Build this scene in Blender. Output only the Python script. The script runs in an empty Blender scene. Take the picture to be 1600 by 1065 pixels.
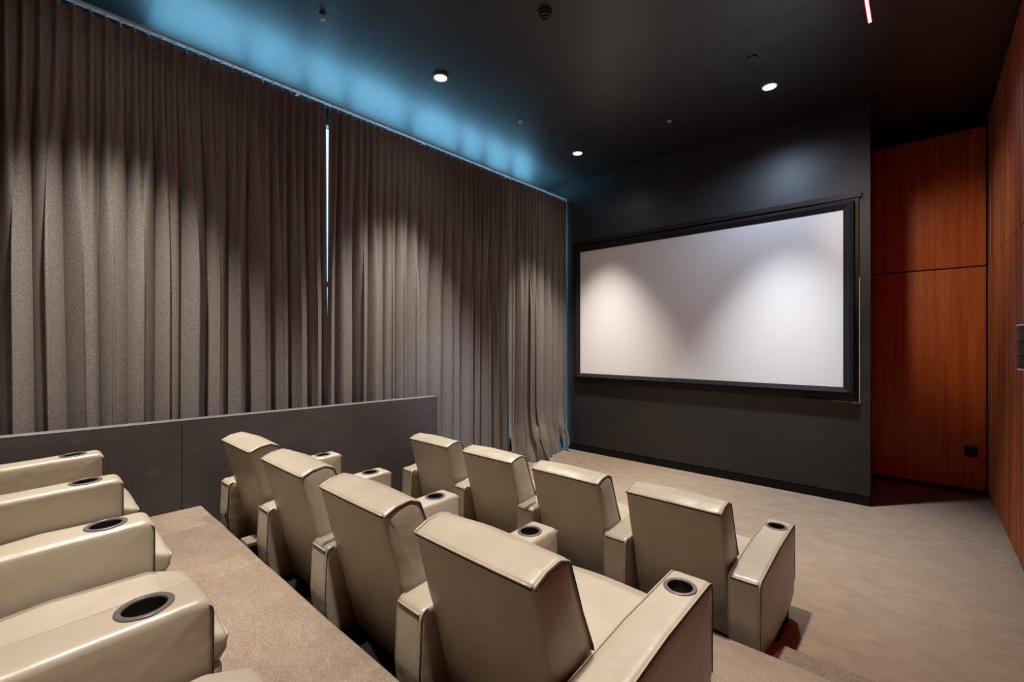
import bpy, bmesh, math, random
from mathutils import Vector, noise
random.seed(7)
C = bpy.context.scene.collection
S = bpy.context.scene

# ------------------------------------------------------------------ camera, world, exposure
EYE = 1.745                       # camera height above the front floor
HEAD = math.radians(42.36)        # the camera looks this far to the left of the screen wall's normal
cam = bpy.data.cameras.new('camera')
cam.sensor_fit = 'HORIZONTAL'; cam.sensor_width = 36.0
cam.lens = 701.5 / 1600 * 36.0
cam.shift_y = 2.9 / 1600
cam.clip_start = 0.02
co = bpy.data.objects.new('camera', cam); C.objects.link(co)
co.location = (0, 0, EYE); co.rotation_euler = (math.pi/2, 0, HEAD)
S.camera = co

SKY_STRENGTH = 7.5
SPOT_POWER = 1020.0
LED_STRENGTH = 50.0
w = bpy.data.worlds.new('world'); S.world = w; w.use_nodes = True
bg = w.node_tree.nodes['Background']
bg.inputs[0].default_value = (0.28, 0.68, 1.0, 1); bg.inputs[1].default_value = SKY_STRENGTH
S.view_settings.view_transform = 'Standard'; S.view_settings.look = 'None'
S.view_settings.gamma = 1.0; S.view_settings.use_curve_mapping = False
S.view_settings.exposure = 0.0
try:
    S.cycles.use_denoising = True
    S.cycles.max_bounces = 10; S.cycles.diffuse_bounces = 6
    S.cycles.transparent_max_bounces = 12
    S.cycles.sample_clamp_indirect = 6.0
except Exception:
    pass

# ------------------------------------------------------------------ room measures
CEIL = 4.375
X_WIN, X_CURT, X_HALF, X_RIGHT = -4.95, -4.34, -4.05, 0.578
Y_SCREEN, Y_ALCOVE, Y_REAR = 6.10, 7.42, -2.8
TIER2, TIER1 = 0.235, 0.508
Y_TIER2, Y_TIER1 = 2.455, 0.940
TRACK_Z = 4.105
PITCH, ARM_W, ROW_X0 = 0.75, 0.1586, -3.681
CUP_Z = 0.587
ROWS = ((0.2104, TIER1), (1.6994, TIER2), (3.2434, 0.0))     # cup-holder y, floor level

# ------------------------------------------------------------------ materials
def srgb(r, g, b):
    f = lambda c: (c/255/12.92) if c/255 <= 0.04045 else ((c/255+0.055)/1.055)**2.4
    return (f(r), f(g), f(b), 1)

def mat(name, col, rough=0.5, spec=0.5, metal=0.0):
    m = bpy.data.materials.new(name); m.use_nodes = True
    b = m.node_tree.nodes['Principled BSDF']
    b.inputs['Base Color'].default_value = col
    b.inputs['Roughness'].default_value = rough
    b.inputs['Specular IOR Level'].default_value = spec
    b.inputs['Metallic'].default_value = metal
    return m

def nodes(m):
    return m.node_tree.nodes, m.node_tree.links, m.node_tree.nodes['Principled BSDF']

def add_noise(m, scale, vec_scale=(1,1,1), detail=4, rough=0.6, coord='Object'):
    n, l, b = nodes(m)
    tc = n.new('ShaderNodeTexCoord'); mp = n.new('ShaderNodeMapping')
    mp.inputs['Scale'].default_value = vec_scale
    t = n.new('ShaderNodeTexNoise'); t.inputs['Scale'].default_value = scale
    t.inputs['Detail'].default_value = detail; t.inputs['Roughness'].default_value = rough
    l.new(tc.outputs[coord], mp.inputs[0]); l.new(mp.outputs[0], t.inputs['Vector'])
    return t.outputs['Fac']

def ramp(m, fac, stops):
    n, l, b = nodes(m)
    r = n.new('ShaderNodeValToRGB')
    while len(r.color_ramp.elements) < len(stops): r.color_ramp.elements.new(0.5)
    for e, (p, c) in zip(r.color_ramp.elements, stops): e.position = p; e.color = c
    l.new(fac, r.inputs[0]); return r.outputs[0]

def mixc(m, a, b_, fac, mode='MULTIPLY'):
    n, l, b = nodes(m)
    x = n.new('ShaderNodeMix'); x.data_type = 'RGBA'; x.blend_type = mode
    if isinstance(fac, float): x.inputs[0].default_value = fac
    else: l.new(fac, x.inputs[0])
    l.new(a, x.inputs[6]); l.new(b_, x.inputs[7]); return x.outputs[2]

def bump(m, *pairs):
    n, l, b = nodes(m); prev = None
    for fac, strength, dist in pairs:
        q = n.new('ShaderNodeBump'); q.inputs['Strength'].default_value = strength
        q.inputs['Distance'].default_value = dist
        l.new(fac, q.inputs['Height'])
        if prev: l.new(prev, q.inputs['Normal'])
        prev = q.outputs[0]
    l.new(prev, b.inputs['Normal'])

def setcol(m, out): m.node_tree.links.new(out, nodes(m)[2].inputs['Base Color'])

def g(v): return (v, v, v, 1)

# leather
M_LEATHER = mat('leather', srgb(158, 149, 132), 0.36, 0.55)
_f1 = add_noise(M_LEATHER, 3.0, detail=3); _f2 = add_noise(M_LEATHER, 420, detail=2); _f3 = add_noise(M_LEATHER, 7, detail=2)
setcol(M_LEATHER, ramp(M_LEATHER, _f1, [(.3, srgb(152, 143, 125)), (.7, srgb(164, 155, 138))]))
bump(M_LEATHER, (_f3, .32, .02), (_f2, .10, .002))
M_SEAM = mat('dark_seam', srgb(58, 48, 38), 0.7, 0.2)
M_CUP = mat('cup_ring_plastic', srgb(88, 80, 80), 0.38, 0.5)
M_WELL = mat('cup_well_black', srgb(18, 17, 17), 0.35, 0.5)
M_PLINTH = mat('black_plinth', srgb(16, 15, 15), 0.6, 0.3)

# carpets
def carpet(name, a, b_, scale, bstr):
    m = mat(name, a, 0.95, 0.1)
    f = add_noise(m, scale, detail=3, rough=.7); big = add_noise(m, 5.0, (1, 1.6, 1), 8, .72)
    c = ramp(m, f, [(.3, a), (.7, b_)])
    c2 = ramp(m, big, [(.34, g(.80)), (.62, g(1))])
    setcol(m, mixc(m, c, c2, 1.0)); bump(m, (f, bstr, .006)); return m
M_CARPET = carpet('beige_cut_carpet', srgb(122, 105, 89), srgb(148, 129, 110), 160, .5)
M_STEP = carpet('coarse_step_carpet', srgb(92, 79, 67), srgb(150, 133, 114), 120, 1.0)  # step carpet: darker and coarser than the platform carpet
M_LOOP = carpet('beige_loop_carpet', srgb(116, 102, 88), srgb(164, 147, 129), 170, .9)

# dark paints
def paint(name, col, rough, spec, wear=.0):
    m = mat(name, col, rough, spec)
    f = add_noise(m, 1.4, detail=5); r2 = [c*1.28 for c in col[:3]] + [1]
    r1 = [c*.86 for c in col[:3]] + [1]
    c = ramp(m, f, [(.3, r1), (.7, r2)])
    if wear:
        s = add_noise(m, 5.5, (1, 1, 2.2), 8, .75)
        sc = ramp(m, s, [(.57, g(0)), (.68, g(wear))])
        n, l, b = nodes(m)
        x = n.new('ShaderNodeMix'); x.data_type = 'RGBA'; x.blend_type = 'MIX'
        l.new(sc, x.inputs[0]); l.new(c, x.inputs[6]); x.inputs[7].default_value = srgb(112, 104, 98)
        c = x.outputs[2]
    setcol(m, c)
    o = add_noise(m, 60, detail=2); bump(m, (o, .06, .003)); return m
M_CEIL = paint('black_ceiling_paint', srgb(34, 34, 34), 0.40, 1.0)
_o = add_noise(M_CEIL, 1.0, (.5, 7.0, 1), 5, .65)
bump(M_CEIL, (_o, .17, .02))
M_SCRWALL = paint('charcoal_wall_paint', srgb(46, 45, 45), 0.50, 0.45, .12)
M_HALF = paint('scuffed_dark_paint', srgb(68, 63, 64), 0.5, 0.4, .35)
M_CAP = paint('worn_cap_paint', srgb(98, 93, 92), 0.5, 0.4, .3)
M_BLACK = mat('black_base', srgb(12, 11, 11), 0.7, 0.2)
M_REAR = paint('rear_wall_paint', srgb(40, 38, 37), 0.6, 0.3)

# wood
def wood(name, dark, mid, light, vec):
    m = mat(name, mid, 0.42, 0.4)
    f = add_noise(m, 1.0, vec, 6, .6); f2 = add_noise(m, 1.0, (vec[0]*6, vec[1]*6, vec[2]*10), 3, .7)
    c = ramp(m, f, [(.30, dark), (.5, mid), (.72, light)])
    c2 = ramp(m, f2, [(.3, g(.72)), (.65, g(1))])
    setcol(m, mixc(m, c, c2, 1.0)); return m
M_WOOD = wood('red_brown_veneer', srgb(176, 82, 32), srgb(200, 100, 40), srgb(216, 116, 50), (26, 26, .7))
M_REED = wood('reeded_timber', srgb(112, 54, 28), srgb(154, 80, 42), srgb(188, 106, 58), (30, 30, .5))
M_REDFLOOR = mat('dark_red_base', srgb(50, 22, 18), 0.5, 0.4)

# curtain cloth: rough wool with a little light through the weave
M_CURT = mat('charcoal_wool', srgb(110, 103, 99), 0.95, 0.1)
_f = add_noise(M_CURT, 170, (1, 1, .8), 2, .8); _f2 = add_noise(M_CURT, 260, detail=2, rough=.8)
_c = mixc(M_CURT, ramp(M_CURT, _f, [(.34, srgb(97, 91, 87)), (.66, srgb(146, 138, 131))]),
          ramp(M_CURT, _f2, [(.35, g(.75)), (.65, g(1))]), 1.0)
setcol(M_CURT, _c); bump(M_CURT, (_f, .25, .003))
_n, _l, _b = nodes(M_CURT)
_tr = _n.new('ShaderNodeBsdfTranslucent'); _mx = _n.new('ShaderNodeMixShader')
_tr.inputs[0].default_value = srgb(170, 176, 186)
_wv = ramp(M_CURT, _f2, [(.50, g(.0)), (.80, g(.016))])
_l.new(_wv, _mx.inputs[0]); _l.new(_b.outputs[0], _mx.inputs[1]); _l.new(_tr.outputs[0], _mx.inputs[2])
_l.new(_mx.outputs[0], _n['Material Output'].inputs[0])

M_WHITE = mat('white_rail_enamel', srgb(214, 220, 224), 0.35, 0.5)
M_SCREEN = mat('matte_screen_fabric', srgb(228, 226, 224), 0.85, 0.15)
M_VELVET = mat('black_velvet', srgb(25, 26, 28), 0.8, 0.25)
bump(M_VELVET, (add_noise(M_VELVET, 200), .2, .002))
M_BROWN = mat('dark_brown_trim', srgb(38, 28, 26), 0.55, 0.35)
M_LIP = mat('pale_bare_edge', srgb(176, 172, 166), 0.6, 0.3)
M_COPPER = mat('reddish_strip', srgb(150, 100, 84), 0.5, 0.4)
M_METAL = mat('dark_metal', srgb(60, 57, 55), 0.4, 0.5, 0.6)
M_BRASS = mat('brass', srgb(190, 160, 120), 0.35, 0.5, 0.7)
M_TRIM = mat('lamp_trim', srgb(150, 148, 145), 0.4, 0.5)
M_MULL = mat('window_metal', srgb(70, 76, 82), 0.4, 0.5, 0.3)
M_SCONCE = mat('dark_shade', srgb(52, 32, 28), 0.6, 0.3)
M_TAGRED = mat('red_tag_print', srgb(150, 40, 34), 0.6, 0.2)
M_TAGBLK = mat('black_tag', srgb(26, 22, 22), 0.7, 0.2)
M_PALE = mat('pale_tag_print', srgb(205, 198, 190), 0.6, 0.2)

def emit(name, col, s):
    m = bpy.data.materials.new(name); m.use_nodes = True
    n, l = m.node_tree.nodes, m.node_tree.links
    n.remove(n['Principled BSDF']); e = n.new('ShaderNodeEmission')
    e.inputs[0].default_value = col; e.inputs[1].default_value = s
    l.new(e.outputs[0], n['Material Output'].inputs[0]); return m
M_LENSW = emit('warm_lamp_lens', (1, .93, .84, 1), 9)
M_LENSC = emit('cool_lamp_lens', (.42, .66, 1, 1), 34)
M_LED = emit('red_led', (1, .035, .055, 1), LED_STRENGTH)

M_GLASS = bpy.data.materials.new('window_glass'); M_GLASS.use_nodes = True
_n, _l = M_GLASS.node_tree.nodes, M_GLASS.node_tree.links
_n.remove(_n['Principled BSDF'])
_t = _n.new('ShaderNodeBsdfTransparent'); _g = _n.new('ShaderNodeBsdfGlossy'); _m = _n.new('ShaderNodeMixShader')
_g.inputs['Roughness'].default_value = .02; _t.inputs[0].default_value = (.86, .93, .95, 1); _m.inputs[0].default_value = .07
_l.new(_t.outputs[0], _m.inputs[1]); _l.new(_g.outputs[0], _m.inputs[2]); _l.new(_m.outputs[0], _n['Material Output'].inputs[0])

# ------------------------------------------------------------------ helpers
def mesh_of(bm, name, mats, smooth=False, angle=None):
    bmesh.ops.recalc_face_normals(bm, faces=bm.faces)
    me = bpy.data.meshes.new(name); bm.to_mesh(me); bm.free()
    for m in (mats if isinstance(mats, (list, tuple)) else [mats]): me.materials.append(m)
    if smooth:
        me.polygons.foreach_set('use_smooth', [True]*len(me.polygons))
        if angle: me.set_sharp_from_angle(angle=math.radians(angle))
    me.update(); return me

def link(name, me, parent=None, loc=(0, 0, 0)):
    o = bpy.data.objects.new(name, me); C.objects.link(o); o.location = loc
    if parent: o.parent = parent
    return o

def thing(name, label, cat, loc=(0, 0, 0), group=None, rot=0):
    o = bpy.data.objects.new(name, None); C.objects.link(o)
    o.empty_display_size = .1
    o.location = loc; o.rotation_euler = (0, 0, rot)
    o['label'] = label; o['category'] = cat
    if group: o['group'] = group
    return o

def struct(o, label, cat):
    o['kind'] = 'structure'; o['label'] = label; o['category'] = cat; return o

def box(bm, x0, x1, y0, y1, z0, z1, mi=0):
    vs = [bm.verts.new((x, y, z)) for x in (x0, x1) for y in (y0, y1) for z in (z0, z1)]
    fs = []
    for q in ((0, 1, 3, 2), (4, 6, 7, 5), (0, 4, 5, 1), (2, 3, 7, 6), (0, 2, 6, 4), (1, 5, 7, 3)):
        f = bm.faces.new([vs[i] for i in q]); f.material_index = mi; fs.append(f)
    return vs, fs

def box_mesh(name, x0, x1, y0, y1, z0, z1, m, bev=0.0, seg=2):
    bm = bmesh.new(); box(bm, x0, x1, y0, y1, z0, z1)
    if bev: bmesh.ops.bevel(bm, geom=bm.edges[:], offset=bev, segments=seg, affect='EDGES', profile=.6)
    return mesh_of(bm, name, m, bool(bev), 50)

def lathe(bm, prof, seg=24, mi=None, c=(0, 0, 0)):
    rings = []
    for r, z in prof:
        if r < 1e-6: rings.append([bm.verts.new((c[0], c[1], c[2]+z))])
        else: rings.append([bm.verts.new((c[0]+r*math.cos(2*math.pi*k/seg), c[1]+r*math.sin(2*math.pi*k/seg), c[2]+z)) for k in range(seg)])
    for i in range(len(rings)-1):
        a, b = rings[i], rings[i+1]
        for k in range(seg):
            k2 = (k+1) % seg
            vs = [a[k % len(a)], a[k2 % len(a)], b[k2 % len(b)], b[k % len(b)]]
            u = []
            for v in vs:
                if v not in u: u.append(v)
            if len(u) > 2:
                f = bm.faces.new(u)
                if mi: f.material_index = mi[i]
    return rings

def tube(bm, pts, r, seg=6, mi=0, closed=False):
    pts = [Vector(p) for p in pts]; n = len(pts); rings = []
    prev = None
    for i, p in enumerate(pts):
        t = (pts[(i+1) % n if closed else min(i+1, n-1)] - pts[(i-1) % n if closed else max(i-1, 0)])
        t = t.normalized() if t.length > 1e-9 else Vector((0, 0, 1))
        up = prev if prev is not None else (Vector((0, 0, 1)) if abs(t.z) < .9 else Vector((1, 0, 0)))
        a = (up - t*up.dot(t)).normalized(); b = t.cross(a); prev = a
        rings.append([bm.verts.new(p + a*r*math.cos(2*math.pi*k/seg) + b*r*math.sin(2*math.pi*k/seg)) for k in range(seg)])
    for i in range(n if closed else n-1):
        A, B = rings[i], rings[(i+1) % n]
        for k in range(seg):
            f = bm.faces.new((A[k], A[(k+1) % seg], B[(k+1) % seg], B[k])); f.material_index = mi
    if not closed:
        for R in (rings[0], rings[-1]):
            f = bm.faces.new(R); f.material_index = mi

def fillet(poly, seg=5, div=.07):
    """poly: (y, z, radius) corners, counter-clockwise; returns rounded points, long runs divided."""
    n = len(poly); out = []
    for i in range(n):
        p = Vector(poly[i][:2]); a = Vector(poly[i-1][:2]); b = Vector(poly[(i+1) % n][:2]); r = poly[i][2]
        if r <= 0: out.append(p); continue
        da, db = (a-p).normalized(), (b-p).normalized()
        ang = da.angle(db); d = min(r/math.tan(ang/2), (a-p).length*.48, (b-p).length*.48)
        s, e = p+da*d, p+db*d
        for k in range(seg+1):
            t = k/seg; out.append((1-t)**2*s + 2*t*(1-t)*p + t*t*e)
    res = []
    for i, p in enumerate(out):
        q = out[(i+1) % len(out)]; m = max(1, int((q-p).length/div))
        for k in range(m): res.append(p.lerp(q, k/m))
    return res

def offset(P, d):
    n = len(P); out = []
    for i in range(n):
        t = (P[(i+1) % n]-P[i-1]); t = t.normalized()
        out.append(P[i] + Vector((-t.y, t.x))*d)          # inward for a counter-clockwise outline
    return out

def area2(P): return sum(P[i].x*P[(i+1) % len(P)].y - P[(i+1) % len(P)].x*P[i].y for i in range(len(P)))

def soft_prism(bm, poly, x0, x1, r=.018, nx=6, seg=3, puff=.006, crown=0.0, wob=.0, seed=0):
    """A rounded upholstered body: the outline in (y, z) carried from x0 to x1 with rounded, slightly puffed ends."""
    P = fillet(poly)
    if area2(P) < 0: P = P[::-1]
    cols = []
    for k in range(seg+1):
        th = math.pi/2*k/seg; cols.append((x0 + r*(1-math.sin(th)), r*(1-math.cos(math.pi/2-th)) if False else r*(1-math.sin(math.pi/2*k/seg)) if False else 0))
    cols = []
    for k in range(seg+1):                                   # quarter round
        th = math.pi/2*k/seg
        cols.append((x0 + r*(1-math.cos(th)), r*(1-math.sin(th))))
    for k in range(1, nx): cols.append((x0+r+(x1-x0-2*r)*k/nx, 0))
    for k in range(seg, -1, -1):
        th = math.pi/2*k/seg
        cols.append((x1 - r*(1-math.cos(th)), r*(1-math.sin(th))))
    rings = []; xm = (x0+x1)/2; hw = (x1-x0)/2
    for x, d in cols:
        cr = crown*(1-((x-xm)/hw)**2)
        Q = offset(P, d - cr)
        ring = []
        for q in Q:
            v = Vector((x, q.x, q.y))
            if wob:
                nn = noise.noise_vector(v*6+Vector((seed*7.3, 0, 0)))*wob
                v += nn
            ring.append(bm.verts.new(v))
        rings.append(ring)
    n = len(P)
    for A, B in zip(rings, rings[1:]):
        for k in range(n): bm.faces.new((A[k], A[(k+1) % n], B[(k+1) % n], B[k]))
    for R, sx in ((rings[0], -1), (rings[-1], 1)):
        cen = sum((v.co for v in R), Vector())/n
        prev = R
        for s_, p_ in ((.86, .55), (.5, .95)):
            ins = [bm.verts.new(v.co.lerp(cen, 1-s_) + Vector((sx*puff*p_, 0, 0))) for v in R]
            for k in range(n): bm.faces.new((prev[k], prev[(k+1) % n], ins[(k+1) % n], ins[k]))
            prev = ins
        c = bm.verts.new(cen + Vector((sx*puff, 0, 0)))
        for k in range(n): bm.faces.new((prev[k], prev[(k+1) % n], c))
    return P

def edge_path(P, r, x0, side, test):
    """Points along the rounded edge of a soft_prism end where test(y, z) holds, in outline order."""
    d = r*.20; Q = offset(P, d); n = len(P)
    ok = [test(p.x, p.y) for p in P]
    st = next((i for i in range(n) if ok[i] and not ok[i-1]), 0)
    out = []
    for k in range(n):
        i = (st+k) % n
        if not ok[i]: break
        out.append((x0 - side*r*.20, Q[i].x, Q[i].y))
    return out

# ------------------------------------------------------------------ room shell
def slab(name, x0, x1, y0, y1, z0, z1, m, label, cat, bev=0):
    return struct(link(name, box_mesh(name, x0, x1, y0, y1, z0, z1, m, bev)), label, cat)

slab('floor', X_WIN-.3, X_RIGHT+.2, Y_TIER2-.3, Y_ALCOVE+.2, -.15, 0, M_CARPET, 'beige carpeted front floor between the seats and the screen', 'floor')
def tier(name, x0, x1, y0, y1, z0, z1, label, m_=None):
    bm = bmesh.new(); n = 60
    prof = [(y0, z0), (y0, z1), (y1-.05, z1)]
    for k in range(7):
        a = math.pi/2*k/6; prof.append((y1-.018+.018*math.sin(a), z1-.018+.018*math.cos(a)))
    prof.append((y1-.012, z0))
    rings = []
    for i in range(n+1):
        x = x0+(x1-x0)*i/n; ring = []
        for j, (y, z) in enumerate(prof):
            wv = .006*noise.noise(Vector((x*3.1, z1*9, 0))) if 3 <= j <= 9 else 0
            ring.append(bm.verts.new((x, y+wv, z)))
        rings.append(ring)
    m = len(prof)
    for A, B in zip(rings, rings[1:]):
        for k in range(m): bm.faces.new((A[k], A[(k+1) % m], B[(k+1) % m], B[k]))
    bm.faces.new(rings[0]); bm.faces.new(rings[-1])
    return struct(link(name, mesh_of(bm, name, m_ or M_LOOP, True, 40)), label, 'platform')
tier('floor_tier', X_HALF, X_RIGHT, Y_TIER1-.2, Y_TIER2, 0, TIER2, 'low beige carpeted platform under the middle row of seats')
tier('floor_tier', X_HALF, X_RIGHT, Y_REAR, Y_TIER1, 0, TIER1, 'high beige carpeted platform under the rear row of seats')
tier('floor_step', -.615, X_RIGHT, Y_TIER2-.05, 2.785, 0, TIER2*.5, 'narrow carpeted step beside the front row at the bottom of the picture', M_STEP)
tier('floor_step', -.615, X_RIGHT, Y_TIER1-.05, 1.25, TIER2-.01, (TIER1+TIER2)/2, 'carpeted aisle step up to the rear platform')
slab('ceiling', X_WIN-.3, X_RIGHT+.2, Y_REAR-.2, Y_ALCOVE+.2, CEIL, CEIL+.15, M_CEIL, 'black painted ceiling with recessed lamps', 'ceiling')
slab('wall_rear', X_WIN-.3, X_RIGHT+.2, Y_REAR-.15, Y_REAR, 0, CEIL, M_REAR, 'dark painted wall behind the rear seats', 'wall')

# right wall: dark backing, reeded timber panels
wr = slab('wall_right', X_RIGHT, X_RIGHT+.15, Y_REAR, Y_ALCOVE, 0, CEIL, M_BLACK, 'reeded reddish-brown timber wall along the right side', 'wall')
def reeds(name, y0, y1, z0, z1, pitch=.030):
    bm = bmesh.new(); n = int((y1-y0)/pitch)
    for k in range(n):
        a = y0+k*pitch; wd = pitch*random.choice((.62, .72, .80)); h = random.uniform(.008, .015)
        prof = [(0, a), (-h*.75, a+wd*.08), (-h, a+wd*.3), (-h, a+wd*.7), (-h*.75, a+wd*.92), (0, a+wd)]
        lo = [bm.verts.new((X_RIGHT-.012+x, y, z0)) for x, y in prof]; hi = [bm.verts.new((X_RIGHT-.012+x, y, z1)) for x, y in prof]
        for i in range(5): bm.faces.new((lo[i], lo[i+1], hi[i+1], hi[i]))
        bm.faces.new(lo); bm.faces.new(hi)
    box(bm, X_RIGHT-.012, X_RIGHT, y0, y1, z0, z1)
    o = link(name, mesh_of(bm, name, M_REED, False), wr); return o
reeds('reeded_panel', Y_REAR, Y_ALCOVE-.045, .07, 2.625)['kind'] = 'stuff'
reeds('reeded_panel', Y_REAR, Y_ALCOVE-.045, 2.635, 4.29)['kind'] = 'stuff'

# alcove back wall with flat veneer panels
wa = slab('wall_alcove', X_WIN-.3, X_RIGHT+.1, Y_ALCOVE, Y_ALCOVE+.15, 0, CEIL, M_BLACK, 'back wall of the alcove right of the screen, veneered in red-brown wood', 'wall')
link('wood_panel', box_mesh('wood_panel', -1.6, X_RIGHT-.035, Y_ALCOVE-.022, Y_ALCOVE, .065, 2.615, M_WOOD, .003), wa)
link('wood_panel', box_mesh('wood_panel', -1.6, X_RIGHT-.035, Y_ALCOVE-.022, Y_ALCOVE, 2.630, 4.215, M_WOOD, .003), wa)
struct(link('baseboard_alcove', box_mesh('baseboard_alcove', -1.6, X_RIGHT-.02, Y_ALCOVE-.012, Y_ALCOVE, 0, .063, M_REDFLOOR)), 'dark base strip under the red-brown alcove panel', 'baseboard')

# screen wall
slab('wall_front', X_WIN, -.40, Y_SCREEN, Y_SCREEN+.14, .106, CEIL, M_SCRWALL, 'charcoal painted wall that carries the big white screen', 'wall', .004)
slab('baseboard_front', X_WIN, -.402, Y_SCREEN+.004, Y_SCREEN+.138, 0, .106, M_BLACK, 'black base strip along the foot of the screen wall', 'baseboard')

# half-height partition
bm = bmesh.new()
ztop = lambda y: 1.181 - (y+.08)/3.27*.039
vs, _ = box(bm, X_HALF-.10, X_HALF, Y_REAR, 3.19, 0, 1)
for v in vs:
    if v.co.z > .5: v.co.z = ztop(v.co.y) - .006
hp = struct(link('wall_partition', mesh_of(bm, 'wall_partition', M_HALF)), 'scuffed dark half-height wall between the seats and the curtains', 'wall')
bm = bmesh.new()
vs, _ = box(bm, X_HALF-.1005, X_HALF+.0005, Y_REAR, 3.1905, 0, 1)
for v in vs: v.co.z = ztop(v.co.y) - (0 if v.co.z > .5 else .006)
bmesh.ops.bevel(bm, geom=bm.edges[:], offset=.0015, segments=1, affect='EDGES')
link('cap', mesh_of(bm, 'cap', M_CAP), hp)
def thin(y, nm='joint_strip'):
    return link(nm, box_mesh(nm, X_HALF-.0005, X_HALF+.0012, y-.0022, y+.0022, TIER1*.0, 1.14, M_BLACK), hp)
thin(.81)

# window wall behind the curtains
wl = slab('wall_left', X_WIN-.25, X_WIN, Y_REAR, Y_SCREEN+.1, 4.27, CEIL, M_REAR, 'head of the window wall behind the curtains', 'wall')
slab('wall_left_sill', X_WIN-.25, X_WIN, Y_REAR, Y_SCREEN+.1, 0, .12, M_REAR, 'low sill of the window wall behind the curtains', 'wall')
slab('wall_left_pier', X_WIN-.25, X_WIN, Y_REAR, .75, .12, 4.27, M_REAR, 'solid pier of the window wall beside the rear seats', 'wall')
slab('wall_left_end', X_WIN-.25, X_WIN, Y_SCREEN+.1, Y_ALCOVE, 0, CEIL, M_REAR, 'solid end of the window wall behind the screen', 'wall')
nwin = 4; wy0, wy1 = .75, Y_SCREEN+.1
for k in range(nwin):
    a = wy0+(wy1-wy0)*k/nwin; b = wy0+(wy1-wy0)*(k+1)/nwin
    bm = bmesh.new(); t = .022; mx = a+(b-a)*(.58, .36, .64, .45)[k]
    box(bm, X_WIN-.10, X_WIN-.02, a, a+t, .12, 4.27); box(bm, X_WIN-.10, X_WIN-.02, b-t, b, .12, 4.27)
    box(bm, X_WIN-.10, X_WIN-.02, a+t, b-t, .12, .18); box(bm, X_WIN-.10, X_WIN-.02, a+t, b-t, 4.21, 4.27)
    box(bm, X_WIN-.10, X_WIN-.02, a+t, b-t, 2.38, 2.44)
    box(bm, X_WIN-.10, X_WIN-.02, mx-.018, mx+.018, .18, 2.38); box(bm, X_WIN-.10, X_WIN-.02, mx-.018, mx+.018, 2.44, 4.21)
    f = struct(link('window_%d' % (k+1), mesh_of(bm, 'window_frame', M_MULL)), 'tall window behind the grey curtains, bay %s from the screen' % ('fourth', 'third', 'second', 'first')[k], 'window')
    for z0, z1 in ((.18, 2.38), (2.44, 4.21)):
        link('pane', box_mesh('pane', X_WIN-.064, X_WIN-.056, a+t, b-t, z0, z1, M_GLASS), f)

# ------------------------------------------------------------------ lamps
def downlight(x, y, cool, label, blue=None, power=1.0, size=70, blend=1.0, spill=.009):
    t = thing('downlight', label, 'ceiling lamp', (x, y, CEIL), 'recessed round ceiling lamps')
    bm = bmesh.new(); lathe(bm, [(.062, -.002), (.078, -.001), (.079, -.008), (.070, -.013), (.061, -.011), (.058, -.001)], 32)
    link('trim_ring', mesh_of(bm, 'trim_ring', M_TRIM, True, 50), t)
    bm = bmesh.new(); lathe(bm, [(0, -.0045), (.035, -.0055), (.058, -.0035), (.058, -.0015), (0, -.0015)], 32)
    link('lens', mesh_of(bm, 'lens', M_LENSC if cool else M_LENSW, True, 50), t)
    l = bpy.data.lights.new('downlight_beam', 'SPOT')
    l.energy = SPOT_POWER*power; l.spot_size = math.radians(size); l.spot_blend = blend
    l.shadow_soft_size = .06
    l.color = blue or ((.90, .95, 1.0) if cool else (1.0, .93, .84))
    o = bpy.data.objects.new('downlight_beam', l); C.objects.link(o); o.parent = t; o.location = (0, 0, -.06)
    l2 = bpy.data.lights.new('downlight_spill', 'SPOT'); l2.energy = SPOT_POWER*spill
    l2.spot_size = math.radians(156); l2.spot_blend = .9; l2.shadow_soft_size = .05; l2.color = (.60, .78, 1.0) if cool else l.color
    o = bpy.data.objects.new('downlight_spill', l2); C.objects.link(o); o.parent = t; o.location = (0, 0, -.06)
    return t
XL, XR = -3.52, -1.150
downlight(XL, 2.81, False, 'round ceiling lamp above the curtains, in the upper middle of the ceiling')
downlight(XL, 5.21, False, 'round ceiling lamp above the left end of the white screen', None, 1.0, 64)
downlight(XR, 5.18, True, 'bluish-white round ceiling lamp above the right half of the screen', None, 1.0, 63, 1.0, .11)
lamp_front = downlight(XR, 2.81, False, 'round ceiling lamp over the right end of the front row', None, .74)
def aimed(parent, target, power, deg, col, soft=.05):  # extra spot added under a downlight, with no fixture of its own
    l = bpy.data.lights.new('added_beam', 'SPOT'); l.energy = power; l.spot_size = math.radians(deg); l.spot_blend = 1.0
    l.shadow_soft_size = soft; l.color = col
    o = bpy.data.objects.new('added_beam', l); C.objects.link(o); o.parent = parent; o.location = (-.04, 0, -.07)
    o.rotation_euler = (Vector(target)-parent.location-o.location).to_track_quat('-Z', 'Y').to_euler()
downlight(XL, 0.41, False, 'round ceiling lamp over the left end of the rear row')
downlight(XR, 0.41, False, 'round ceiling lamp over the right end of the rear row', None, .74)
aimed(lamp_front, (X_CURT, 3.45, 1.0), 420, 24, (.50, .66, 1.0))  # added blue beam that tints the curtain
aimed(lamp_front, (.46, Y_ALCOVE, 2.35), 400, 32, (1.0, .86, .68), .16)  # added warm beam that makes the glow on the alcove panel

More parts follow.
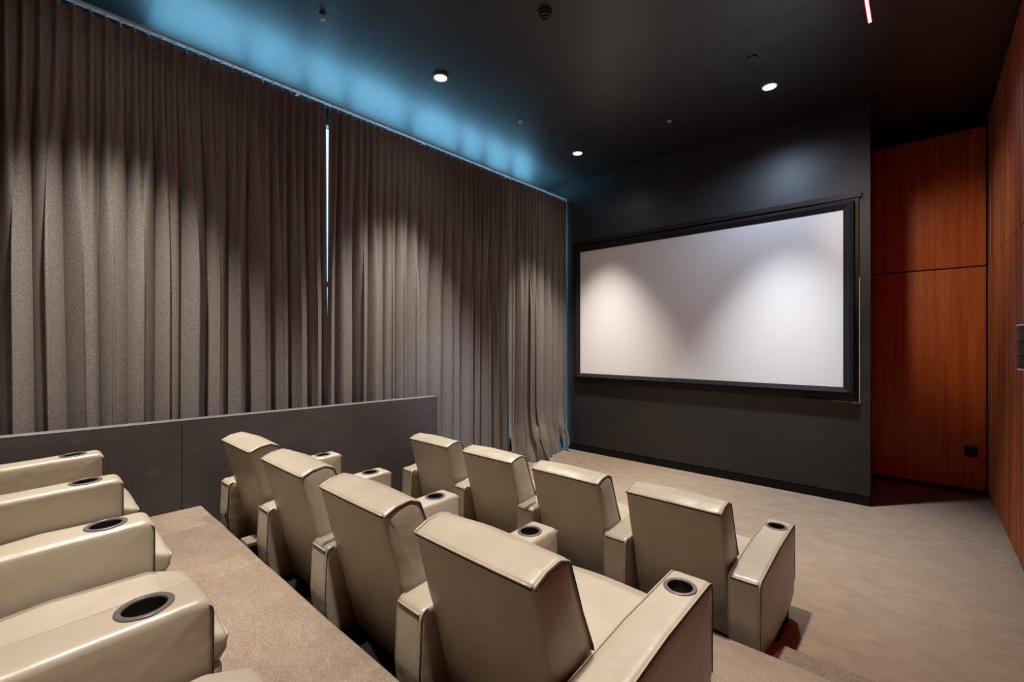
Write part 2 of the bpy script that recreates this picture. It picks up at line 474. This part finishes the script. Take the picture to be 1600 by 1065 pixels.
# red linear lamp
t = thing('linear_light', 'thin glowing red strip lamp running along the black ceiling', 'ceiling lamp', (-.31, 0, CEIL))
bm = bmesh.new()
for a, b in ((-.017, -.0092), (.0092, .017)): box(bm, a, b, -2.0, 4.68, -.012, 0)
box(bm, -.017, .017, 4.68, 4.686, -.012, 0); box(bm, -.017, .017, -2.006, -2.0, -.012, 0)
link('housing', mesh_of(bm, 'housing', mat('red_lit_housing', srgb(120, 40, 36), .5)), t)
link('diffuser', box_mesh('diffuser', -.009, .009, -2.0, 4.68, -.015, -.001, M_LED), t)

# ceiling devices
t = thing('smoke_detector', 'dark stepped round smoke detector on the ceiling near the top edge', 'detector', (-2.21, 2.81, CEIL))
bm = bmesh.new(); lathe(bm, [(0, 0), (.056, 0), (.058, -.018), (.052, -.026), (0, -.026)], 28); link('base', mesh_of(bm, 'base', M_METAL, True, 35), t)
bm = bmesh.new(); lathe(bm, [(.045, -.026), (.047, -.040), (.038, -.046), (.034, -.046), (.034, -.058), (.024, -.064), (.018, -.064), (.017, -.076), (.008, -.082), (0, -.082)], 28)
link('sensing_head', mesh_of(bm, 'sensing_head', M_METAL, True, 35), t)
def sprinkler(x, y, label, m, big):
    t = thing('sprinkler', label, 'sprinkler', (x, y, CEIL), 'ceiling sprinklers')
    bm = bmesh.new(); lathe(bm, [(0, 0), (.026, 0), (.024, -.008), (.012, -.010), (0, -.010)], 20); link('escutcheon', mesh_of(bm, 'escutcheon', m, True, 40), t)
    bm = bmesh.new(); L = .06 if big else .022
    tube(bm, [(0, 0, -.008), (0, 0, -.02*L/.06)], .009, 10)
    for sx in (-1, 1): tube(bm, [(sx*.006, 0, -.012*L/.06), (sx*.013, 0, -.03*L/.06), (sx*.004, 0, -.05*L/.06)], .0028, 6)
    link('body', mesh_of(bm, 'body', M_BRASS, True, 40), t)
    bm = bmesh.new(); seg = 16; top = -.050*L/.06
    lathe(bm, [(0, top), (.02, top), (.02, top-.003), (0, top-.003)], seg)
    link('deflector', mesh_of(bm, 'deflector', M_BRASS, False), t)
sprinkler(-3.53, 1.63, 'small brass sprinkler head hanging from the ceiling near the top edge', M_METAL, True)
sprinkler(-3.52, 4.01, 'tiny pale round ceiling sprinkler between the two left lamps', M_WHITE, False)
sprinkler(-2.21, 5.20, 'tiny pale round ceiling sprinkler in front of the middle of the screen', M_WHITE, False)
def cover(x, y, label):
    t = thing('cover_plate', label, 'cover plate', (x, y, CEIL), 'black round ceiling cover plates')
    bm = bmesh.new(); lathe(bm, [(0, -.005), (.050, -.005), (.052, -.0075), (.050, -.010), (0, -.010)], 28)
    link('plate', mesh_of(bm, 'plate', M_CEIL, True, 40), t)
    bm = bmesh.new(); lathe(bm, [(.040, 0), (.044, 0), (.044, -.005), (.040, -.005)], 28)
    link('collar', mesh_of(bm, 'collar', M_BLACK, True, 40), t)
cover(-1.157, 4.57, 'black round cover plate on the ceiling beside the bluish lamp')
cover(-3.47, 4.55, 'black round cover plate on the ceiling beside the lamp left of the screen')

# ------------------------------------------------------------------ curtains
H_TOP = TRACK_Z - .026
def curtain(y0, y1, ztip0, ztip1, seed, label, puddle=False):
    """y0/y1: ends of the cloth; ztip0/ztip1(d) move the ends with the depth d below the track (0..1)."""
    rnd = random.Random(seed)
    n = max(6, round((y1-y0)/.084)); n += n % 2
    per = 14; cols = n*per; rows = 44
    t = thing('curtain', label, 'curtain', (0, 0, 0), 'grey curtains hanging from the track')
    amp = [rnd.uniform(.7, 1.25) for _ in range(n+3)]; amp2 = [rnd.uniform(.35, 1.45) for _ in range(n+3)]
    lean = [rnd.uniform(-1, 1) for _ in range(n+3)]
    def itp(L, u):
        i = int(u); f = u-i; f = f*f*(3-2*f); return L[min(i, n+2)]*(1-f)+L[min(i+1, n+2)]*f
    bm = bmesh.new(); grid = []
    for r in range(rows+1):
        d = (r/rows)
        d = d*.55 + .45*d*d if r < rows else 1.0
        row = []
        ya, yb = y0+ztip0(d), y1+ztip1(d)
        for c in range(cols+1):
            s = c/cols; u = s*n; u += .45*noise.noise(Vector((u*.31, seed*2.1, 0)))*min(1, min(s, 1-s)*n*.5); ph = 2*math.pi*u
            m = min(1, max(0, (d-.04)/.45)); m = m*m*(3-2*m)
            a1 = .017+.016*min(1, d*5)
            p1 = (2*(.5+.5*math.cos(ph))**1.6-1)*a1*itp(amp, u)*(1-.62*m)
            w2 = ph/2 + .9*noise.noise(Vector((u*.37, seed*3.7, d*.6)))*m
            p2 = (math.sin(w2)*.078*itp(amp2, u) + .055*noise.noise(Vector((u*.27, d*.5, seed*5.1))))*m
            fade = min(1, min(s, 1-s)*n*1.2)
            x = X_CURT + ((p1+p2) + .012*noise.noise(Vector((u*.21, d*3, seed))))*fade
            y = ya+(yb-ya)*s + (.027*math.sin(2*w2)*m*itp(amp2, u) + .045*m*noise.noise(Vector((u*.23, d*.8, seed*1.7))) + .010*d*itp(lean, u))*fade
            y = min(max(y, ya), yb)
            z = H_TOP - d*(H_TOP-.012)
            if r == 0: z -= .006*(.5-.5*math.cos(ph)) * itp(amp, u)
            if puddle and d > .80:
                q = (d-.80)/.20
                pile = max(0, 1-abs(s-.42)/.34)
                x += q*q*(.07+.16*pile) + q*(.030+.05*pile)*noise.noise(Vector((u*.9, d*26, seed)))
                y += q*.06*noise.noise(Vector((u*.55, d*22, seed+4)))
                z = max(.006, z + q*(1-q)*3*(.06+.12*pile)*(noise.noise(Vector((u*.5, d*18, seed+9)))+.25))
                lift = max(0, 1-abs(s-.88)/.06) + max(0, 1-abs(s-.72)/.045)*.7
                z += lift*q*q*.24; x += lift*q*.05
                y = min(max(y, ya), yb)
            row.append(bm.verts.new((x, y, z)))
        grid.append(row)
    for A, B in zip(grid, grid[1:]):
        for k in range(cols): bm.faces.new((A[k], A[k+1], B[k+1], B[k]))
    link('cloth', mesh_of(bm, 'cloth', M_CURT, True), t)
    for k in range(n+1):
        y = y0+ztip0(0)+.012 + (y1+ztip1(0)-y0-ztip0(0)-.024)*k/n
        link('hook', HOOK, t, (X_CURT+.006, y, TRACK_Z-.006))
    return t
bm = bmesh.new(); tube(bm, [(0, 0, .0), (0, 0, -.016), (.006, 0, -.03), (.010, 0, -.048)], .0030, 5)
lathe(bm, [(0, .004), (.008, .002), (.009, -.006), (.006, -.012), (0, -.013)], 8)
HOOK = mesh_of(bm, 'hook', M_WHITE, True)
zero = lambda d: 0
curtain(-2.65, -.72, zero, zero, 3, 'charcoal grey curtain panel at the left edge of the picture')
slit_a = lambda d: -.013*max(0, 1-d/.50)**1.3
slit_b = lambda d: .013*max(0, 1-d/.50)**1.3
curtain(-.72, 2.05, zero, slit_a, 11, 'widest charcoal grey curtain panel, left of the bright upper slit')
low_a = lambda d: -.0035*max(0, (d-.3)/.7)
low_b = lambda d: .0035*max(0, (d-.3)/.7)
curtain(2.05, 4.71, slit_b, low_a, 23, 'charcoal grey curtain panel between the bright upper slit and the dark lower slit')
curtain(4.71, 6.090, low_b, lambda d: -.05*max(0, d-.75), 37, 'narrow charcoal grey curtain panel beside the screen wall, hem bunched on the floor', True)
t = thing('curtain_track', 'white curtain rail hung under the ceiling along the curtains', 'curtain rail', (X_CURT, 0, TRACK_Z))
bm = bmesh.new()
box(bm, -.013, .013, Y_REAR+.02, Y_SCREEN-.01, .018, .024); box(bm, -.013, -.010, Y_REAR+.02, Y_SCREEN-.01, -.002, .018)
box(bm, .010, .013, Y_REAR+.02, Y_SCREEN-.01, .002, .018)
link('rail', mesh_of(bm, 'rail', M_WHITE), t)
for y in (-2.3, -.9, .30, 1.80, 3.26, 4.72, 6.0):
    link('bracket', box_mesh('bracket', X_WIN-X_CURT-.02, -.005, y-.012, y+.012, .0245, .031, M_METAL), t)

# ------------------------------------------------------------------ projection screen
t = thing('projection_screen', 'wide white projection screen in a black velvet frame on the charcoal wall', 'screen', (0, Y_SCREEN, 0))
ox0, ox1, oz0, oz1 = -4.21, -.497, 1.105, 3.360           # brown backing
fx0, fx1, fz0, fz1 = -4.125, -.538, 1.178, 3.282          # velvet frame outside
sx0, sx1, sz0, sz1 = -4.035, -.630, 1.262, 3.193          # white surface
bm = bmesh.new(); box(bm, ox0, ox1, -.018, 0, oz0, oz1); bmesh.ops.bevel(bm, geom=bm.edges[:], offset=.003, segments=1, affect='EDGES')
link('backing_board', mesh_of(bm, 'backing_board', M_BROWN), t)
bm = bmesh.new(); box(bm, ox0, ox1+.02, -.034, -.018, oz1-.045, oz1+.012); link('top_batten', mesh_of(bm, 'top_batten', M_BROWN), t)
link('screen_surface', box_mesh('screen_surface', sx0-.02, sx1+.02, -.052, -.03, sz0-.02, sz1+.02, M_SCREEN), t)
def rail(o, i):
    """A mitred, bevelled frame rail between the outer edge o and the inner edge i (each two points)."""
    bm = bmesh.new(); (o0, o1), (i0, i1) = o, i
    m0 = tuple(a+(b-a)*.38 for a, b in zip(o0, i0)); m1 = tuple(a+(b-a)*.38 for a, b in zip(o1, i1))
    prof0 = [(o0, -.018), (o0, -.072), (m0, -.082), (i0, -.058), (i0, -.018)]
    prof1 = [(o1, -.018), (o1, -.072), (m1, -.082), (i1, -.058), (i1, -.018)]
    A = [bm.verts.new((p[0], y, p[1])) for p, y in prof0]; B = [bm.verts.new((p[0], y, p[1])) for p, y in prof1]
    for k in range(5): bm.faces.new((A[k], A[(k+1) % 5], B[(k+1) % 5], B[k]))
    bm.faces.new(A); bm.faces.new(B)
    link('frame_rail', mesh_of(bm, 'frame_rail', M_VELVET), t)
O = [(fx0, fz0), (fx1, fz0), (fx1, fz1), (fx0, fz1)]; I = [(sx0, sz0), (sx1, sz0), (sx1, sz1), (sx0, sz1)]
for k in range(4): rail((O[k], O[(k+1) % 4]), (I[k], I[(k+1) % 4]))
bm = bmesh.new(); box(bm, ox1, ox1+.010, -.012, 0, oz0-.008, 2.45); box(bm, ox1-.07, ox1+.010, -.012, 0, oz0-.012, oz0)
link('bare_edge', mesh_of(bm, 'bare_edge', M_LIP), t)['label'] = 'pale unpainted edge at the lower right corner'
link('reddish_strip', box_mesh('reddish_strip', ox1-.25, ox1-.10, -.02, 0, oz0-.010, oz0+.002, M_COPPER), t)['label'] = 'short reddish strip under the lower right corner'
link('slot_cover', box_mesh('slot_cover', ox1-.50, ox1-.28, -.026, -.016, oz0+.012, oz0+.03, M_BLACK, .003), t)

# ------------------------------------------------------------------ alcove socket, wall sconce
t = thing('wall_socket', 'black wall socket low on the red-brown alcove panel', 'socket', (.425, Y_ALCOVE-.022, .494))
link('plate', box_mesh('plate', -.052, .052, -.008, 0, -.065, .065, M_BLACK, .003), t)
link('insert', box_mesh('insert', -.036, .036, -.016, -.006, -.050, .052, M_PLINTH, .006), t)
link('shiny_latch', box_mesh('shiny_latch', -.028, .028, -.022, -.012, .046, .058, M_COPPER, .004), t)['label'] = 'copper-coloured latch on the top edge'

t = thing('wall_sconce', 'dark brown wall sconce with pale rims on the reeded timber wall', 'wall lamp', (X_RIGHT-.026, 4.60, 1.565))
bm = bmesh.new(); seg, lev = 14, 14; R = []
for j in range(lev+1):
    z = .30*j/lev; k_ = 1+.07*math.sin(j*1.05)+.03*math.sin(j*2.3)
    R.append([bm.verts.new((-.060*k_*math.sin(math.pi*i/seg), .13*k_*math.cos(math.pi*i/seg), z)) for i in range(seg+1)])
for a, b in zip(R, R[1:]):
    for i in range(seg): bm.faces.new((a[i], a[i+1], b[i+1], b[i]))
link('shade', mesh_of(bm, 'shade', M_SCONCE, True), t)
for z in (0, .30):
    bm = bmesh.new()
    k_ = 1 if z == 0 else 1+.07*math.sin(14*1.05)+.03*math.sin(14*2.3)
    tube(bm, [(-.062*k_*math.sin(math.pi*i/seg), .132*k_*math.cos(math.pi*i/seg), z) for i in range(seg+1)], .006, 6)
    link('rim', mesh_of(bm, 'rim', M_PALE, True), t)
for z in (.09, .19):
    bm = bmesh.new(); tube(bm, [(-.066*math.sin(math.pi*i/seg), .142*math.cos(math.pi*i/seg), z) for i in range(seg+1)], .003, 5)
    link('band', mesh_of(bm, 'band', M_BLACK, True), t)
link('back_plate', box_mesh('back_plate', -.004, .012, -.12, .12, .03, .27, M_BLACK), t)

# ------------------------------------------------------------------ recliners
# seat space: x from the middle of the left arm, y = 0 at the cup holders, z = 0 at the cup rim
hw = ARM_W/2
ARM = [(.131, -.004, .040), (-.30, -.020, .0), (-.711, -.064, .042), (-.722, -.30, 0), (-.700, -.500, .045), (-.02, -.500, .05), (.105, -.455, .05), (.131, -.36, .05)]
ARM = ARM[::-1] if False else ARM
r_arm = .022
bm = bmesh.new(); P_ARM = soft_prism(bm, ARM, -hw, hw, r_arm, 8, 3, .004, 0.0, .0025)
me_arm = mesh_of(bm, 'armrest_solid', M_LEATHER)
bm = bmesh.new(); lathe(bm, [(0, .05), (.050, .05), (.050, -.085), (0, -.085)], 32)
me_cut = mesh_of(bm, 'cup_hole', M_LEATHER)
oa = link('tmp_arm', me_arm); ob = link('tmp_hole', me_cut)
md = oa.modifiers.new('hole', 'BOOLEAN'); md.operation = 'DIFFERENCE'; md.object = ob; md.solver = 'EXACT'; md.use_self = True
dg = bpy.context.evaluated_depsgraph_get()
ME_ARM = bpy.data.meshes.new_from_object(oa.evaluated_get(dg)); ME_ARM.name = 'armrest'
for o in (oa, ob): bpy.data.objects.remove(o)
ME_ARM.materials.clear(); ME_ARM.materials.append(M_LEATHER)
ME_ARM.polygons.foreach_set('use_smooth', [True]*len(ME_ARM.polygons)); ME_ARM.set_sharp_from_angle(angle=math.radians(45))
def arm_piping(full):
    out = []
    tests = [lambda y, z: y < -.66 and z > -.47, lambda y, z: y > .085 and -.40 < z < -.012]
    if full: tests = [lambda y, z: (z > -.085 and y < .12) or (y < -.69 and z > -.47) or (y >= .09 and z > -.40)]
    for s in (-1, 1):
        for tst in tests:
            bm = bmesh.new(); path = edge_path(P_ARM, r_arm, s*hw, s, tst)
            tube(bm, path, .0036, 6, 0)
            tube(bm, [(x+s*.0022, y, z-.0035 if z > -.07 else z) for x, y, z in path], .0023, 5, 1)
            out.append(mesh_of(bm, 'piping', [M_LEATHER, M_SEAM], True))
    bm = bmesh.new(); path = [(x, -.712, -.076) for x in [(-hw+.012)+(2*hw-.024)*k/8 for k in range(9)]]
    tube(bm, path, .0036, 6, 0); tube(bm, [(x, y-.002, z-.005) for x, y, z in path], .0023, 5, 1)
    out.append(mesh_of(bm, 'piping', [M_LEATHER, M_SEAM], True)); return out
ME_ARMPIPE, ME_ARMPIPE_END = arm_piping(False), arm_piping(True)
bm = bmesh.new()
lathe(bm, [(.0455, -.008), (.0462, .0012), (.0480, .0026), (.0580, .0024), (.0605, .0006), (.0605, -.006), (.050, -.010)], 48)
ME_RING = mesh_of(bm, 'cup_ring', M_CUP, True, 60)
bm = bmesh.new()
lathe(bm, [(.0475, .002), (.0455, -.004), (.0445, -.075), (.040, -.080), (0, -.080), (0, -.082), (.0485, -.082), (.0490, -.004), (.0475, .002)], 40)
ME_WELL = mesh_of(bm, 'cup_well', M_WELL, True, 40)

bx0, bx1 = hw+.017, PITCH-hw-.017
BACK = [(-.757, .256, .016), (-.700, .281, .04), (-.635, .291, .05), (-.583, .272, .03), (-.515, .085, .10), (-.455, -.050, .10), (-.420, -.25, 0), (-.40, -.49, .02), (-.565, -.49, .03)]
r_back = .022
bm = bmesh.new(); P_BACK = soft_prism(bm, BACK, bx0, bx1, r_back, 12, 4, .008, .006, .005, 2)
ME_BACK = mesh_of(bm, 'backrest', M_LEATHER, True, 60)
bm = bmesh.new()
for s, xe in ((-1, bx0), (1, bx1)):
    path = edge_path(P_BACK, r_back, xe, s, lambda y, z: z > .245 or (y > -.60 and z > -.12))
    tube(bm, path, .0045, 6, 0)
    tube(bm, [(x+s*.0042, y, z-.0035 if z > .24 else z) for x, y, z in path], .0028, 5, 1)
xs = [bx0+.010+(bx1-bx0-.020)*k/14 for k in range(15)]
cr = lambda x: .006*(1-((x-PITCH/2)/((bx1-bx0)/2))**2)
tube(bm, [(x, -.757-cr(x), .254+.5*cr(x)) for x in xs], .0045, 6, 0)
tube(bm, [(x, -.755-cr(x), .246+.5*cr(x)) for x in xs], .0028, 5, 1)
ME_BACKPIPE = mesh_of(bm, 'piping', [M_LEATHER, M_SEAM], True)

CUSH = [(.214, -.215, .035), (.10, -.176, .06), (-.15, -.178, .10), (-.48, -.215, .0), (-.48, -.300, .02), (.19, -.290, .02), (.210, -.262, .0)]
r_c = .018
bm = bmesh.new(); P_C = soft_prism(bm, CUSH, bx0+.002, bx1-.002, r_c, 10, 3, .004, .010, .003, 5)
ME_CUSH = mesh_of(bm, 'seat_cushion', M_LEATHER, True, 60)
bm = bmesh.new()
path = [(bx0+.024+(bx1-bx0-.048)*k/14, .212, -.226+.006*math.sin(math.pi*k/14)) for k in range(15)]
path = [(path[0][0]-.012, .203, -.245)] + path + [(path[-1][0]+.012, .203, -.245)]
tube(bm, path, .0045, 6, 0); tube(bm, [(x, y+.001, z-.007) for x, y, z in path], .0028, 5, 1)
ME_CUSHPIPE = mesh_of(bm, 'piping', [M_LEATHER, M_SEAM], True)
FOOT = [(.196, -.296, .015), (.10, -.296, .01), (.10, -.485, .01), (.180, -.485, .02), (.200, -.40, .03)]
bm = bmesh.new(); soft_prism(bm, FOOT, bx0+.004, bx1-.004, .014, 8, 3, .003, .005, .002, 8)
ME_FOOT = mesh_of(bm, 'footrest', M_LEATHER, True, 60)
bm = bmesh.new(); box(bm, bx0+.01, bx1-.01, -.40, .10, -.47, -.302); ME_BOX = mesh_of(bm, 'seat_box', M_PLINTH)
bm = bmesh.new(); box(bm, -hw+.02, PITCH-hw, -.66, .05, -CUP_Z, -.49)
ME_PLINTH = mesh_of(bm, 'plinth', M_PLINTH)
bm = bmesh.new(); box(bm, PITCH-hw, PITCH+hw-.02, -.66, .05, -CUP_Z, -.49)
ME_PLINTH_END = mesh_of(bm, 'plinth', M_PLINTH)

def arm(parent, x, end=False):
    a = link('armrest', ME_ARM, parent, (x, 0, 0))
    for me in (ME_ARMPIPE_END if end else ME_ARMPIPE): link('piping', me, a)
    for nm, me in (('cup_ring', ME_RING), ('cup_well', ME_WELL)):
        o = link(nm, me, a, (0, 0, -.0062)); o.rotation_euler.x = .038
    return a

order = ('leftmost', 'second', 'third', 'rightmost')
where = [('rear', 'on the high platform, backs out of view'), ('middle', 'on the low platform'), ('front', 'on the floor facing the screen')]
LAB = {
 (0, 0): 'beige leather recliner of the rear row nearest the dark half wall',
 (0, 1): 'beige leather recliner of the rear row, second from the dark half wall',
 (0, 2): 'beige leather recliner of the rear row, third from the dark half wall',
 (0, 3): 'beige recliner of the rear row farthest from the half wall, only its seat showing',
 (1, 0): 'beige recliner of the middle row nearest the half wall, small tag on its arm',
 (1, 1): 'beige leather recliner of the middle row, second from the dark half wall',
 (1, 2): 'beige leather recliner of the middle row, third from the dark half wall',
 (1, 3): 'beige leather recliner at the aisle end of the middle row, the largest in view',
 (2, 0): 'beige leather recliner of the front row nearest the curtains',
 (2, 1): 'beige leather recliner of the front row, second from the curtains',
 (2, 2): 'beige leather recliner of the front row, third from the curtains',
 (2, 3): 'beige leather recliner at the aisle end of the front row, next to the carpeted step',
}
for ri, (ry, rz) in enumerate(ROWS):
    for si in range(4):
        t = thing('recliner', LAB[(ri, si)], 'recliner', (ROW_X0+si*PITCH, ry, rz+CUP_Z), 'beige recliners of the %s row' % where[ri][0])
        b = link('backrest', ME_BACK, t); link('piping', ME_BACKPIPE, b)
        c = link('seat_cushion', ME_CUSH, t); link('piping', ME_CUSHPIPE, c)
        link('footrest', ME_FOOT, t); link('seat_box', ME_BOX, t); link('plinth', ME_PLINTH, t)
        a0 = arm(t, 0)                                         # each seat carries the arm on its left
        if si == 3: arm(t, PITCH, True); link('plinth', ME_PLINTH_END, t)
        if (ri, si) == (1, 0):
            bm = bmesh.new(); box(bm, -.012, .012, -.004, 0, -.022, .022)
            box(bm, -.006, .006, -.0052, -.004, -.006, .010, 1); box(bm, -.008, .008, -.0052, -.004, .014, .019, 2)
            tg = link('tag', mesh_of(bm, 'tag', [M_TAGBLK, M_TAGRED, M_PALE]), a0, (.060, -.722, -.285))
            tg['label'] = 'small black cloth tag with a red mark on the rear edge of the arm'

# small block in the gap behind the middle row
t = thing('carpeted_block', 'small beige carpeted block in the dark gap behind the middle row', 'block', (-3.215, 1.015, TIER2))
link('top_pad', box_mesh('top_pad', -.065, .065, -.045, .045, .215, .238, M_LOOP, .004), t)
link('body', box_mesh('body', -.058, .058, -.04, .04, 0, .215, M_BLACK, .003), t)
